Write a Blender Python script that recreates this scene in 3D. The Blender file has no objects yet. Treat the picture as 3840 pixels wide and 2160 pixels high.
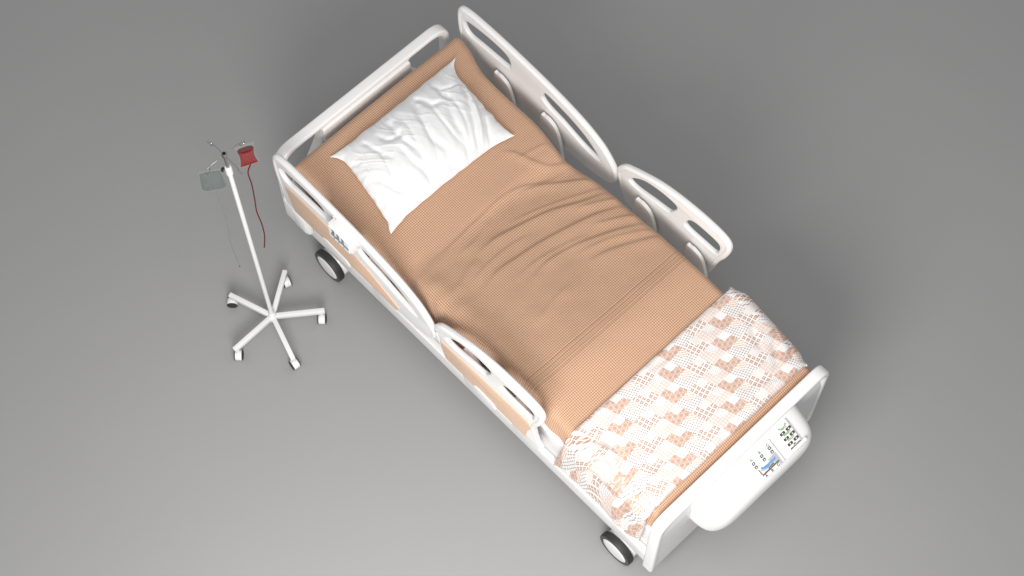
import bpy, bmesh, math, random
from mathutils import Vector, Matrix, noise
PI = math.pi
R = math.radians
C = bpy.context.scene.collection
sc = bpy.context.scene

# ---------------------------------------------------------------- camera
TH = 0.4358
PSI = -0.8068
BX, BY = -0.5526, 3.7089
cam_d = bpy.data.cameras.new('camera')
cam = bpy.data.objects.new('camera', cam_d); C.objects.link(cam)
cam.location = (0, 0, 6.8609); cam.rotation_euler = (TH, 0, 0)
cam_d.sensor_width = 36; cam_d.lens = 62.616; cam_d.clip_end = 200; cam_d.clip_start = .05
sc.camera = cam
# ---------------------------------------------------------------- world and lamps
w = bpy.data.worlds.new('World'); sc.world = w; w.use_nodes = True
bg = w.node_tree.nodes['Background']
bg.inputs[0].default_value = (.985, .99, 1, 1); bg.inputs[1].default_value = .50

def area(name, loc, target, size, power, col=(1, 1, 1), spread=180):
    l = bpy.data.lights.new(name, 'AREA'); l.shape = 'DISK'; l.size = size; l.energy = power; l.color = col
    l.spread = R(spread)
    o = bpy.data.objects.new(name, l); C.objects.link(o); o.location = loc
    o.rotation_euler = (Vector(target) - Vector(loc)).to_track_quat('-Z', 'Y').to_euler()
    return o
area('key_lamp', (-0.35, 0.25, 2.6), (0.1, 2.6, 0.2), 1.7, 126, (1, .985, .965))
area('top_lamp', (0.2, 1.2, 6.2), (0.2, 2.9, 0), 2.4, 75, (1, .99, .98))
sc.view_settings.view_transform = 'Standard'; sc.view_settings.look = 'None'
sc.view_settings.exposure = 0; sc.view_settings.gamma = 1; sc.view_settings.use_curve_mapping = False
sc.render.engine = 'CYCLES'

# ---------------------------------------------------------------- node expressions
class X:
    """a value in a node tree; arithmetic on it adds Math nodes"""
    nt = None
    def __init__(s, k): s.k = k
    @staticmethod
    def m(op, *a, clamp=False):
        n = X.nt.nodes.new('ShaderNodeMath'); n.operation = op; n.use_clamp = clamp
        for i, v in enumerate(a):
            if isinstance(v, X): X.nt.links.new(v.k, n.inputs[i])
            else: n.inputs[i].default_value = float(v)
        return X(n.outputs[0])
    def __add__(s, o): return X.m('ADD', s, o)
    def __radd__(s, o): return X.m('ADD', o, s)
    def __sub__(s, o): return X.m('SUBTRACT', s, o)
    def __rsub__(s, o): return X.m('SUBTRACT', o, s)
    def __mul__(s, o): return X.m('MULTIPLY', s, o)
    def __rmul__(s, o): return X.m('MULTIPLY', o, s)
    def __truediv__(s, o): return X.m('DIVIDE', s, o)
    def sin(s): return X.m('SINE', s)
    def abs(s): return X.m('ABSOLUTE', s)
    def fl(s): return X.m('FLOOR', s)
    def mod(s, o): return s - (s / o).fl() * o
    def lt(s, o): return X.m('LESS_THAN', s, o)
    def gt(s, o): return X.m('GREATER_THAN', s, o)
    def mx(s, o): return X.m('MAXIMUM', s, o)
    def mn(s, o): return X.m('MINIMUM', s, o)
    def sqrt(s): return X.m('SQRT', s)
    def at2(s, o): return X.m('ARCTAN2', s, o)
    def step(s, a, b):
        n = X.nt.nodes.new('ShaderNodeMapRange'); n.interpolation_type = 'SMOOTHSTEP'
        X.nt.links.new(s.k, n.inputs[0]); n.inputs[1].default_value = a; n.inputs[2].default_value = b
        return X(n.outputs[0])
def mixc(f, a, b):
    n = X.nt.nodes.new('ShaderNodeMix'); n.data_type = 'RGBA'
    if isinstance(f, X): X.nt.links.new(f.k, n.inputs[0])
    else: n.inputs[0].default_value = f
    for i, c in ((6, a), (7, b)):
        if isinstance(c, tuple): n.inputs[i].default_value = (*c, 1)
        else: X.nt.links.new(c, n.inputs[i])
    return n.outputs[2]
def uvxy():
    n = X.nt.nodes.new('ShaderNodeUVMap'); n.uv_map = 'UVMap'
    s = X.nt.nodes.new('ShaderNodeSeparateXYZ'); X.nt.links.new(n.outputs[0], s.inputs[0])
    return X(s.outputs[0]), X(s.outputs[1])
def noise_val(scale, detail=2, coord='Object'):
    t = X.nt.nodes.new('ShaderNodeTexCoord'); n = X.nt.nodes.new('ShaderNodeTexNoise')
    n.inputs['Scale'].default_value = scale; n.inputs['Detail'].default_value = detail
    X.nt.links.new(t.outputs[coord], n.inputs['Vector'])
    return X(n.outputs[0])
def bump(h, strength, dist):
    n = X.nt.nodes.new('ShaderNodeBump'); n.inputs['Strength'].default_value = strength
    n.inputs['Distance'].default_value = dist; X.nt.links.new(h.k, n.inputs['Height']); return n.outputs[0]
def new_mat(name, col, rough=.4, metal=0, spec=.5, coat=0):
    m = bpy.data.materials.new(name); m.use_nodes = True; X.nt = m.node_tree
    b = m.node_tree.nodes['Principled BSDF']
    b.inputs['Base Color'].default_value = (*col, 1); b.inputs['Roughness'].default_value = rough
    b.inputs['Metallic'].default_value = metal; b.inputs['Specular IOR Level'].default_value = spec
    b.inputs['Coat Weight'].default_value = coat; b.inputs['Coat Roughness'].default_value = .08
    return m, b
def L(a, b): X.nt.links.new(a, b)
def plain(name, col, rough=.4, metal=0, spec=.5, coat=0, vary=.03, nscale=9):
    """smooth moulded or painted stuff: faint unevenness in tone and gloss"""
    m, b = new_mat(name, col, rough, metal, spec, coat)
    n = noise_val(nscale, 3)
    L(mixc(n, tuple(c * (1 - vary) for c in col), tuple(min(1, c * (1 + vary)) for c in col)), b.inputs['Base Color'])
    L((n * .12 + (rough - .06)).k, b.inputs['Roughness'])
    return m
M = {}
M['white'] = plain('white_plastic', (.80, .79, .78), .32, coat=.15)
M['panel'] = plain('grey_white_panel', (.66, .66, .66), .22)
M['wood'] = plain('beige_laminate', (.72, .49, .345), .28, vary=.05)
M['cushion'] = plain('white_mattress_cover', (.80, .79, .78), .6)
M['steelw'] = plain('white_enamel', (.74, .74, .73), .3)
M['rubber'] = plain('black_rubber', (.022, .022, .022), .55, vary=.15, nscale=30)
M['tyre_side'] = plain('grey_rubber', (.055, .055, .055), .5, vary=.12, nscale=30)
M['black'] = plain('black_plastic', (.02, .02, .02), .35)
M['dark'] = plain('dark_gap', (.03, .03, .03), .7)
M['chrome'] = plain('chrome', (.38, .38, .38), .28, metal=1)
M['button'] = plain('dark_button', (.06, .052, .045), .45)
M['ink_white'] = plain('white_print', (.85, .85, .85), .5)
M['ink_black'] = plain('black_print', (.02, .02, .02), .5)
M['ink_green'] = plain('green_print', (.11, .30, .05), .5)
M['ink_blue'] = plain('blue_print', (.10, .32, .62), .5)
M['ink_grey'] = plain('grey_print', (.42, .44, .47), .5)
M['ink_brown'] = plain('brown_print', (.13, .10, .07), .5)
M['led'] = plain('green_grey_lamp', (.30, .42, .36), .35)
M['screen'] = plain('blue_grey_screen', (.10, .20, .30), .15)
M['blood'] = plain('red_fluid', (.20, .008, .008), .55, spec=.2)
M['blood_top'] = plain('dark_red_fluid', (.10, .002, .003), .5, spec=.2)
M['blood_tube'] = plain('red_tube', (.11, .008, .009), .5, spec=.2)

def floor_mat():
    m, b = new_mat('studio_floor', (.297, .297, .296), .55, spec=.35)
    n = noise_val(1.3, 3); f = noise_val(220, 2)
    L(mixc(n, (.289, .289, .289), (.309, .308, .306)), b.inputs['Base Color'])
    L((n * .15 + .46).k, b.inputs['Roughness']); L(bump(f, .05, .001), b.inputs['Normal'])
    return m
M['floor'] = floor_mat()
def film(name, col, alpha, rough=.08):
    m, b = new_mat(name, col, rough)
    n = noise_val(30, 2)
    L((n * .06 + (alpha - .03)).k, b.inputs['Alpha'])
    return m
M['film'] = film('clear_film', (.50, .58, .56), .055, .15)
M['saline'] = film('clear_bag_fluid', (.085, .105, .098), .45, .2)
M['clear_tube'] = film('clear_tube', (.22, .23, .235), .75, .3)

def weave_mat():
    m, b = new_mat('brown_weave', (.6, .36, .24), .85, spec=.15)
    x, y = uvxy()
    p = .0086
    jx = noise_val(160, 1) * .16
    # middle of the blanket: duller weave colour, with its shade painted in
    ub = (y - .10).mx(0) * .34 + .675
    mid_shade = X.m('MULTIPLY', (x - ub).step(0, .035), 1 - (x - 1.30).step(0, .13))
    a = (x / p + jx) * PI; c = (y / p + jx) * PI
    sa = a.sin().abs(); sb = c.sin().abs()
    chk = ((x / p + jx).fl() + (y / p + jx).fl()).mod(2)
    cell = (sa * sb).sqrt()
    # basket: neighbouring cells show strands running the other way
    sub = ((a * 4).sin() * .5 + .5) * chk + ((c * 4).sin() * .5 + .5) * (1 - chk)
    hem = (x - 1.3275).abs().lt(.032) * (((x - 1.295) / .0155 * PI + .8).sin().abs().lt(.55))
    h = cell.step(.05, .8) - sub * .05 - hem * .20
    big = noise_val(5, 3); fine = noise_val(420, 2)
    col = mixc(h, (.23, .125, .078), (.67, .415, .275)); col = mixc(mid_shade * .72, col, mixc(h, (.155, .083, .052), (.53, .335, .22)))
    col = mixc((big.step(.3, .7)) * .15, col, (.50, .31, .20))
    col = mixc(fine.step(.55, .8) * .30, col, (.66, .46, .32))
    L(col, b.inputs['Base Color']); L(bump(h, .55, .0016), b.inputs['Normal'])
    b.inputs['Sheen Weight'].default_value = .15
    return m
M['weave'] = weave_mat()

def linen_mat():
    m, b = new_mat('white_linen', (.86, .86, .86), .8, spec=.2)
    x, y = uvxy()
    p = .0042
    h = ((x / p * PI).sin() * (y / p * PI).sin()).abs()
    n = noise_val(24, 4)
    L(mixc(h, (.77, .77, .775), (.87, .868, .865)), b.inputs['Base Color'])
    L(bump(h * .4 + n, .45, .0022), b.inputs['Normal'])
    b.inputs['Sheen Weight'].default_value = .1
    return m
M['linen'] = linen_mat()

def quilt_mat():
    """patchwork print of diamonds: eight by four to the repeat"""
    m, b = new_mat('patchwork_quilt', (.8, .78, .76), .75, spec=.2)
    u, v = uvxy()
    cs, sn = math.cos(PSI), math.sin(PSI)
    wx = u * cs - v * sn; wy = u * sn + v * cs          # cloth turned so the print runs across it diagonally
    ax, ay = .0075, -.0855                              # repeat down the print
    bx, by = .2140, .0400                               # repeat across it
    ox, oy = 1.3546, -1.0829
    det = ax * by - ay * bx
    dx = wx - ox; dy = wy - oy
    t = (dx * by - dy * bx) / det                       # steps down
    s = (dy * ax - dx * ay) / det                       # steps across
    xx = s * 8; yy = t * 4
    A = ((xx + yy) * .5 + .5).fl(); B = ((xx - yy) * .5 + .5).fl()
    i = (A + B).mod(8); j = (A - B).mod(4)
    lx = xx - (A + B); ly = yy - (A - B)                # place inside the diamond
    def sel(*ij):
        r = None
        for a, c in ij:
            q = (i - a).abs().lt(.5) * (j - c).abs().lt(.5)
            r = q if r is None else r + q
        return r
    mm = .0268                                          # metres per step across
    px = xx * mm; py = yy * .0213                       # metres
    coral = (.53, .315, .225); coral2 = (.60, .37, .27); brown = (.17, .085, .065); base = (.79, .775, .76); pinkish = (.76, .70, .665)
    # coral V with white rosettes
    q = .021
    hx = px / q; hy = py / q * 1.1
    row = hy.fl(); fx = (hx + row * .5); fx = fx - fx.fl() - .5; fy = hy - row - .5
    rr = (fx * fx + fy * fy).sqrt()
    ang = (fy.at2(fx) * 4).sin().abs()
    ros = (rr - .46).abs().lt(.055).mx(ang.lt(.22) * rr.lt(.44) * rr.gt(.1))
    Vc = mixc(ros * .62, coral, base)
    # windows: little four-pane squares
    g = .0180
    d1 = (px * .80 + py * .60) / g; d2 = (py * .80 - px * .60) / g
    w1 = (d1 - d1.fl() - .5).abs(); w2 = (d2 - d2.fl() - .5).abs()
    win = w1.lt(.355) * w2.lt(.355) * w1.gt(.035) * w2.gt(.035)
    Wc = mixc(win, base, (.46, .255, .18))
    # net with knots
    g = .0098
    d1 = (px * .80 + py * .60) / g; d2 = (py * .86 - px * .5) / g
    n1 = (d1 - d1.fl() - .5).abs(); n2 = (d2 - d2.fl() - .5).abs()
    net = n1.gt(.43).mx(n2.gt(.43)); knot = n1.gt(.32) * n2.gt(.32)
    Nc = mixc(net * .62 + knot * .35, base, brown)
    # scales
    g = .0170
    sy = py / (g * .5); srow = sy.fl(); sx = px / g + srow * .5
    fx = sx - sx.fl() - .5; fy = (sy - srow) * .5
    rr = (fx * fx + fy * fy).sqrt()
    scl = (rr - .47).abs().lt(.05).mx((rr - .30).abs().lt(.03) * .5)
    Sc = mixc(scl * .62, pinkish, coral)
    # hexagon blocks
    g = .0056
    d1 = px / g; d2 = py / (g * 1.6)
    hxb = (((d1 + (d2.fl()).mod(2) * .5).mod(1) - .5).abs() + (d2.mod(1) - .5).abs()).lt(.42)
    Hc = mixc(hxb, (.84, .78, .72), (.56, .36, .27))
    # dots
    g = .0078
    d1 = (px + py * .6) / g; d2 = (py - px * .6) / g
    dot = ((d1.mod(1) - .5).abs() + (d2.mod(1) - .5).abs()).lt(.30)
    Dc = mixc(dot * .7, base, brown)
    Tc = mixc(dot * .28, base, coral2)
    # fine grid
    fg = (px / .0046).mod(1).lt(.28).mx((py / .0046).mod(1).lt(.28))
    Gc = mixc(fg * .40, base, coral2)
    col = mixc(sel((0, 0), (1, 3), (7, 3)), Sc, Vc)
    col = mixc(sel((4, 0), (3, 3), (5, 3)), col, Wc)
    col = mixc(sel((1, 1), (3, 1), (2, 2)), col, Nc)
    col = mixc(sel((2, 0)), col, Hc)
    col = mixc(sel((6, 0)), col, Dc)
    col = mixc(sel((0, 2)), col, Tc)
    col = mixc(sel((4, 2)), col, Gc)
    L(col, b.inputs['Base Color'])
    n = noise_val(38, 4); L(bump(n, .35, .002), b.inputs['Normal'])
    return m
M['quilt'] = quilt_mat()

# ---------------------------------------------------------------- building helpers (bed coordinates: u along, v across, z up)
ORG = Vector((0, 0, 0))
def to_world(u, v, z):
    c, s = math.cos(PSI), math.sin(PSI)
    return Vector((BX + c * u - s * v, BY + s * u + c * v, z))
def thing(name, label, cat, at, group=None):
    global ORG
    o = bpy.data.objects.new(name, None); C.objects.link(o)
    o.empty_display_size = .05
    o.location = to_world(*at); o.rotation_euler = (0, 0, PSI)
    o['label'] = label; o['category'] = cat
    if group: o['group'] = group
    ORG = Vector(at)
    return o
def finish(me, sharp=35):
    bm = bmesh.new(); bm.from_mesh(me)
    for f in bm.faces: f.smooth = True
    for e in bm.edges:
        if len(e.link_faces) == 2: e.smooth = e.calc_face_angle(0) < R(sharp)
    bm.to_mesh(me); bm.free()
def part(name, bm, mats, parent, sharp=35, label=None, recalc=True):
    """one mesh object from a bmesh given in bed coordinates"""
    if recalc: bmesh.ops.recalc_face_normals(bm, faces=bm.faces)
    bmesh.ops.translate(bm, vec=-ORG, verts=bm.verts)
    me = bpy.data.meshes.new(name); bm.to_mesh(me); bm.free()
    for m_ in (mats if isinstance(mats, (list, tuple)) else [mats]): me.materials.append(M[m_])
    finish(me, sharp)
    o = bpy.data.objects.new(name, me); C.objects.link(o)
    if parent: o.parent = parent
    if label: o['label'] = label
    return o
def single(name, bm, mats, label, cat, at, sharp=35, group=None):
    global ORG
    ORG = Vector(at)
    o = part(name, bm, mats, None, sharp)
    o.location = to_world(*at); o.rotation_euler = (0, 0, PSI)
    o['label'] = label; o['category'] = cat
    if group: o['group'] = group
    return o
def box(bm, u0, u1, v0, v1, z0, z1, r=.005, seg=3, mi=0, mat=None):
    g = bmesh.ops.create_cube(bm, size=1)
    vs = g['verts']
    bmesh.ops.scale(bm, vec=(u1 - u0, v1 - v0, z1 - z0), verts=vs)
    bmesh.ops.translate(bm, vec=((u0 + u1) / 2, (v0 + v1) / 2, (z0 + z1) / 2), verts=vs)
    es = list({e for v in vs for e in v.link_edges})
    fs = {f for v in vs for f in v.link_faces}
    if r > 0:
        rr = bmesh.ops.bevel(bm, geom=es, offset=r, segments=seg, affect='EDGES', profile=.5)
        fs = set(rr['faces']) | {f for f in fs if f.is_valid}
        vs = list({v for f in fs for v in f.verts})
    for f in fs:
        if f.is_valid: f.material_index = mi
    if mat is not None: bmesh.ops.transform(bm, matrix=mat, verts=[v for v in vs if v.is_valid])
    return vs
def smooth_path(pts, n=6):
    out = []
    P = [Vector(p) for p in pts]
    for k in range(len(P) - 1):
        p0 = P[k - 1] if k else P[k] * 2 - P[k + 1]; p1 = P[k]; p2 = P[k + 1]
        p3 = P[k + 2] if k + 2 < len(P) else P[k + 1] * 2 - P[k]
        for q in range(n):
            t = q / n
            out.append(.5 * ((2 * p1) + (p2 - p0) * t + (2 * p0 - 5 * p1 + 4 * p2 - p3) * t * t + (3 * p1 - p0 - 3 * p2 + p3) * t ** 3))
    out.append(P[-1]); return out
def tube(bm, pts, r, seg=12, mi=0, closed=False, caps=True, flat=None):
    P = [Vector(p) for p in pts]; n = len(P); rings = []
    rr = r if isinstance(r, (list, tuple)) else [r] * n
    t0 = (P[1] - P[0]).normalized()
    ref = Vector((0, 0, 1)) if abs(t0.z) < .9 else Vector((1, 0, 0))
    nrm = (ref - t0 * ref.dot(t0)).normalized()
    for k in range(n):
        if closed: t = (P[(k + 1) % n] - P[k - 1]).normalized()
        else: t = (P[min(k + 1, n - 1)] - P[max(k - 1, 0)]).normalized()
        nrm = (nrm - t * nrm.dot(t)).normalized(); bi = t.cross(nrm)
        rings.append([bm.verts.new(P[k] + (nrm * math.cos(2 * PI * q / seg) + bi * math.sin(2 * PI * q / seg)) * rr[k]) for q in range(seg)])
    for k in range(n if closed else n - 1):
        a, b_ = rings[k], rings[(k + 1) % n]
        for q in range(seg):
            f = bm.faces.new((a[q], a[(q + 1) % seg], b_[(q + 1) % seg], b_[q])); f.material_index = mi
    if not closed and caps:
        for rg in (rings[0], rings[-1]):
            f = bm.faces.new(rg); f.material_index = mi
def lathe(bm, prof, origin, axis, seg=40, mi=0):
    """prof: (radius, distance along axis); mi may be a list, one per band"""
    ax = Vector(axis).normalized(); ref = Vector((0, 0, 1)) if abs(ax.z) < .9 else Vector((1, 0, 0))
    e1 = (ref - ax * ref.dot(ax)).normalized(); e2 = ax.cross(e1); o = Vector(origin); rings = []
    for r_, d in prof:
        if r_ < 1e-6: rings.append([bm.verts.new(o + ax * d)])
        else: rings.append([bm.verts.new(o + ax * d + (e1 * math.cos(2 * PI * q / seg) + e2 * math.sin(2 * PI * q / seg)) * r_) for q in range(seg)])
    for k in range(len(rings) - 1):
        a, b_ = rings[k], rings[k + 1]; mk = mi[k] if isinstance(mi, list) else mi
        for q in range(seg):
            q2 = (q + 1) % seg
            if len(a) == 1 and len(b_) == 1: continue
            if len(a) == 1: f = bm.faces.new((a[0], b_[q], b_[q2]))
            elif len(b_) == 1: f = bm.faces.new((a[q], a[q2], b_[0]))
            else: f = bm.faces.new((a[q], a[q2], b_[q2], b_[q]))
            f.material_index = mk
def loop_smooth(pts, n=5):
    P = [Vector(p) for p in pts]; N = len(P); out = []
    for k in range(N):
        p0, p1, p2, p3 = P[k - 1], P[k], P[(k + 1) % N], P[(k + 2) % N]
        for q in range(n):
            t = q / n
            out.append(.5 * ((2 * p1) + (p2 - p0) * t + (2 * p0 - 5 * p1 + 4 * p2 - p3) * t * t + (3 * p1 - p0 - 3 * p2 + p3) * t ** 3))
    return out
def round_poly(pts, r, n=5):
    """polygon with its corners cut by arcs of about radius r (r may be a list)"""
    P = [Vector(p) for p in pts]; N = len(P); out = []
    for k in range(N):
        rk = r[k] if isinstance(r, (list, tuple)) else r
        a, b_, c = P[k - 1], P[k], P[(k + 1) % N]
        d1 = (a - b_); d2 = (c - b_); l = min(rk, d1.length * .48, d2.length * .48)
        if l < 1e-5: out.append(b_); continue
        p = b_ + d1.normalized() * l; q = b_ + d2.normalized() * l
        for i in range(n + 1):
            t = i / n; out.append(p * (1 - t) ** 2 + b_ * 2 * t * (1 - t) + q * t * t)
    return out
def plate(loops, thick, bev, fn, res=3):
    """flat shape with holes -> solid with rounded edges. loops in 2-D, fn maps (a,b,depth) to bed coordinates"""
    cu = bpy.data.curves.new('c', 'CURVE'); cu.dimensions = '2D'; cu.fill_mode = 'BOTH'
    for lp in loops:
        sp = cu.splines.new('POLY'); sp.points.add(len(lp) - 1); sp.use_cyclic_u = True
        for k, p in enumerate(lp): sp.points[k].co = (p[0], p[1], 0, 1)
    cu.extrude = max(thick / 2 - bev, 0); cu.bevel_depth = bev; cu.bevel_resolution = res; cu.offset = -bev
    o = bpy.data.objects.new('c', cu); C.objects.link(o)
    me = bpy.data.meshes.new_from_object(o.evaluated_get(bpy.context.evaluated_depsgraph_get()))
    bpy.data.objects.remove(o); bpy.data.curves.remove(cu)
    bm = bmesh.new(); bm.from_mesh(me); bpy.data.meshes.remove(me)
    bmesh.ops.remove_doubles(bm, verts=bm.verts, dist=1e-5)
    for v in bm.verts: v.co = Vector(fn(*v.co))
    return bm
def text_mesh(s, size, fn, align='CENTER', weight=0, thick=.0004):
    cu = bpy.data.curves.new('t', 'FONT'); cu.body = s; cu.size = size; cu.align_x = align; cu.align_y = 'CENTER'
    cu.extrude = thick; cu.offset = weight; cu.resolution_u = 3
    o = bpy.data.objects.new('t', cu); C.objects.link(o)
    me = bpy.data.meshes.new_from_object(o.evaluated_get(bpy.context.evaluated_depsgraph_get()))
    bpy.data.objects.remove(o); bpy.data.curves.remove(cu)
    bm = bmesh.new(); bm.from_mesh(me); bpy.data.meshes.remove(me)
    for v in bm.verts: v.co = Vector(fn(*v.co))
    return bm
def merge(dst, src, mi=None):
    me = bpy.data.meshes.new('x'); 
    if mi is not None:
        for f in src.faces: f.material_index = mi
    src.to_mesh(me); src.free(); dst.from_mesh(me); bpy.data.meshes.remove(me)

# ---------------------------------------------------------------- floor
bm = bmesh.new()
v_ = [bm.verts.new(p) for p in ((-30, -30, 0), (30, -30, 0), (30, 30, 0), (-30, 30, 0))]; bm.faces.new(v_)
me = bpy.data.meshes.new('floor'); bm.to_mesh(me); bm.free(); me.materials.append(M['floor'])
fl = bpy.data.objects.new('floor', me); C.objects.link(fl); fl['kind'] = 'structure'

# ---------------------------------------------------------------- the bed
bed = thing('hospital_bed', 'white adjustable hospital bed with beige side panels and black rimmed castors', 'hospital bed', (1.0, 0, 0))
# base: long plastic cover with a chamfered skirt
def prism_u(prof, u0, u1, r=.006):
    bm = bmesh.new()
    a = [bm.verts.new((u0, p[0], p[1])) for p in prof]; b_ = [bm.verts.new((u1, p[0], p[1])) for p in prof]
    bm.faces.new(a); bm.faces.new(b_[::-1])
    for k in range(len(prof)): bm.faces.new((a[k - 1], a[k], b_[k], b_[k - 1]))
    bmesh.ops.recalc_face_normals(bm, faces=bm.faces)
    bmesh.ops.bevel(bm, geom=[e for e in bm.edges if e.calc_face_angle(0) > R(20)], offset=r, segments=3, affect='EDGES')
    return bm
prof = [(-.440, .137), (.440, .137), (.452, .190), (.449, .262), (.36, .272), (-.36, .272), (-.449, .262), (-.452, .190)]
part('base_cover', prism_u(prof, -.048, 2.018), 'white', bed)
# deck: side skins, step and tray
bm = bmesh.new()
box(bm, -.02, 2.0, -.430, .430, .2815, .470, .010)
part('deck_side_cover', bm, 'white', bed)
bm = bmesh.new(); box(bm, -.03, 2.003, -.436, .436, .474, .496, .009)
part('deck_frame', bm, 'white', bed)
bm = bmesh.new(); box(bm, -.01, 1.99, -.4265, .4265, .2735, .2815, 0)  # near-black strip put in as the shade of the gap below the deck
part('deck_gap_shade', bm, 'dark', bed)

# side rails
RA = [(-.045, .700), (-.030, .56), (-.016, .465), (.03, .438), (.30, .434), (.60, .438), (.80, .462), (.862, .497), (.884, .545), (.880, .605),
      (.835, .672), (.774, .722), (.664, .768), (.49, .803), (.281, .824), (.12, .830), (.01, .822), (-.036, .790)]
RA_s1 = [(.000, .690), (.004, .742), (.10, .764), (.20, .768), (.256, .752), (.272, .705), (.252, .676), (.10, .664), (.03, .660)]
RA_s2 = [(.454, .676), (.466, .722), (.490, .732), (.57, .720), (.646, .700), (.72, .665), (.79, .602), (.776, .583), (.727, .583), (.655, .600), (.57, .628), (.49, .646)]
RB = [(.880, .640), (.905, .700), (.95, .738), (1.082, .805), (1.19, .834), (1.30, .846), (1.41, .842), (1.464, .820), (1.479, .775), (1.466, .700),
      (1.436, .610), (1.438, .565), (1.455, .50), (1.470, .452), (1.30, .436), (1.05, .436), (.955, .450), (.915, .510), (.895, .57)]
RB_s1 = [(.950, .646), (.985, .700), (1.04, .742), (1.12, .764), (1.188, .764), (1.200, .740), (1.182, .695), (1.160, .668), (1.08, .650), (.99, .630)]
RB_s2 = [(1.250, .690), (1.268, .738), (1.30, .760), (1.36, .764), (1.418, .758), (1.430, .725), (1.414, .672), (1.34, .666), (1.268, .668)]
INA = [(.010, .616), (.10, .628), (.20, .629), (.30, .621), (.417, .601), (.54, .562), (.680, .490), (.660, .452), (.045, .446), (.028, .52)]
INB = [(.917, .578), (1.05, .597), (1.20, .610), (1.405, .620), (1.424, .592), (1.402, .53), (1.392, .452), (.945, .452), (.926, .52)]
def rail(outline, slots, inlay, side, arms, cover, lab):
    vc = -.4845 if side < 0 else .5070; vi = vc + side * .012; va = -.458 if side < 0 else .479
    def f(a, b, c): return (a, vc + c, b)
    loops = [loop_smooth([(*p, 0) for p in outline], 6)] + [loop_smooth([(*p, 0) for p in s_], 5) for s_ in slots]
    bm = plate(loops, .021, .007, f, 4)
    o = part('side_rail', bm, 'white', bed, 50, label=lab)
    # thick rounded rim, tapering out towards the lower edge
    lp = loops[0]; n = len(lp); cen = Vector((sum(p.x for p in lp) / n, sum(p.y for p in lp) / n, 0)); pts = []; rs = []
    for k in range(n):
        t = (lp[(k + 1) % n] - lp[k - 1]).normalized(); nn = Vector((-t.y, t.x, 0))
        if nn.dot(cen - lp[k]) < 0: nn = -nn
        if k and nn.dot(last) < 0: nn = -nn
        last = nn
        zz = max(0, min(1, (lp[k].y - .46) / .22)); r_ = .0108 + .0037 * zz * zz * (3 - 2 * zz)
        q = lp[k] + nn * r_; pts.append((q.x, vc, q.y)); rs.append(r_)
    bm = bmesh.new(); tube(bm, pts, rs, 12, closed=True)
    part('rim', bm, 'white', o, 60)
    k = side
    bm = plate([round_poly([(*p, 0) for p in inlay], .006)], .003, .0008, lambda a, b, c: (a, vi + c, b), 2)
    part('inlay', bm, 'wood', o, label='beige panel set in the outer face')
    for u0 in arms:
        sh = [(u0, .28), (u0 + .13, .28), (u0 + .128, .44), (u0 + .114, .52), (u0 + .085, .588), (u0 + .05, .610), (u0 + .02, .608), (u0, .58)]
        bm = plate([loop_smooth([(*p, 0) for p in sh], 4)], .016, .003, lambda a, b, c: (a, va + c, b), 2)
        part('arm', bm, 'white', o)
    for u0, u1 in cover:
        sh = [(u0 + .02, .405), (u1 - .02, .405), (u1, .43), (u1 - .012, .462), (u0 + .03, .476), (u0, .462)]
        bm = plate([round_poly([(*p, 0) for p in sh], .02)], .014, .005, lambda a, b, c: (a, side * .494 + c, b), 3)
        part('arm_cover', bm, 'white', o)
    return o
near_a = rail(RA, [RA_s1, RA_s2], INA, -1, (.195, .472), ((.215, .385),), 'long near rail with the small keypad on it')
near_b = rail(RB, [RB_s1, RB_s2], INB, -1, (1.01, 1.29), ((1.10, 1.235),), 'short near rail beside the quilt')
far_a = rail(RA, [RA_s1, RA_s2], INA, 1, (.195, .472), (), 'long far rail beside the pillow')
RBF = [p for p in RB if p not in ((1.438, .565), (1.455, .50), (1.470, .452), (1.436, .610))]
RBF[RBF.index((1.466, .700)) + 1:RBF.index((1.466, .700)) + 1] = [(1.440, .625), (1.424, .555), (1.412, .495), (1.385, .458)]
far_b = rail(RBF, [RB_s1, RB_s2], [(p[0] if p[0] < 1.38 else p[0] - .03, p[1]) for p in INB], 1, (1.01, 1.29), (), 'short far rail')

# keypad box on the near rail
def P3(u, v, z): return Vector((u, v, z))
kp = bmesh.new()
box(kp, .330, .462, -.530, -.490, .698, .790, .005, 3)
kpo = part('rail_keypad', kp, 'white', bed)
bm = bmesh.new(); box(bm, .338, .454, -.5345, -.5295, .703, .785, .001, 1); part('keypad_face', bm, 'ink_white', kpo)
bm = bmesh.new(); box(bm, .350, .452, -.5360, -.5346, .728, .742, .0005, 1); part('keypad_screen', bm, 'screen', kpo)
for k, (uu, ch) in enumerate(((.366, 'C'), (.393, 'B'), (.421, 'A'))):
    for zz in (.772, .755):
        bm = bmesh.new(); box(bm, uu - .006, uu + .006, -.5368, -.5346, zz - .006, zz + .006, .0008, 1)
        box(bm, uu - .001, uu + .001, -.5372, -.5369, zz - .0035, zz + .0035, 0, mi=1)
        s_ = 1 if zz > .76 else -1
        box(bm, uu - .003, uu + .003, -.53722, -.53692, zz + s_ * .0015 - .0008, zz + s_ * .0015 + .0008, 0, mi=1)
        part('key', bm, ['button', 'ink_white'], kpo)
    bm = text_mesh(ch, .011, lambda a, b, c, uu=uu: (uu + a, -.5350 - c, .713 + b)); part('key_letter', bm, 'ink_black', kpo)
bm = bmesh.new(); tube(bm, [(.330, -.484, .795), (.330, -.500, .795)], .005); box(bm, .345, .456, -.505, -.470, .775, .800, .005)
part('keypad_bracket', bm, 'white', kpo)

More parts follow.
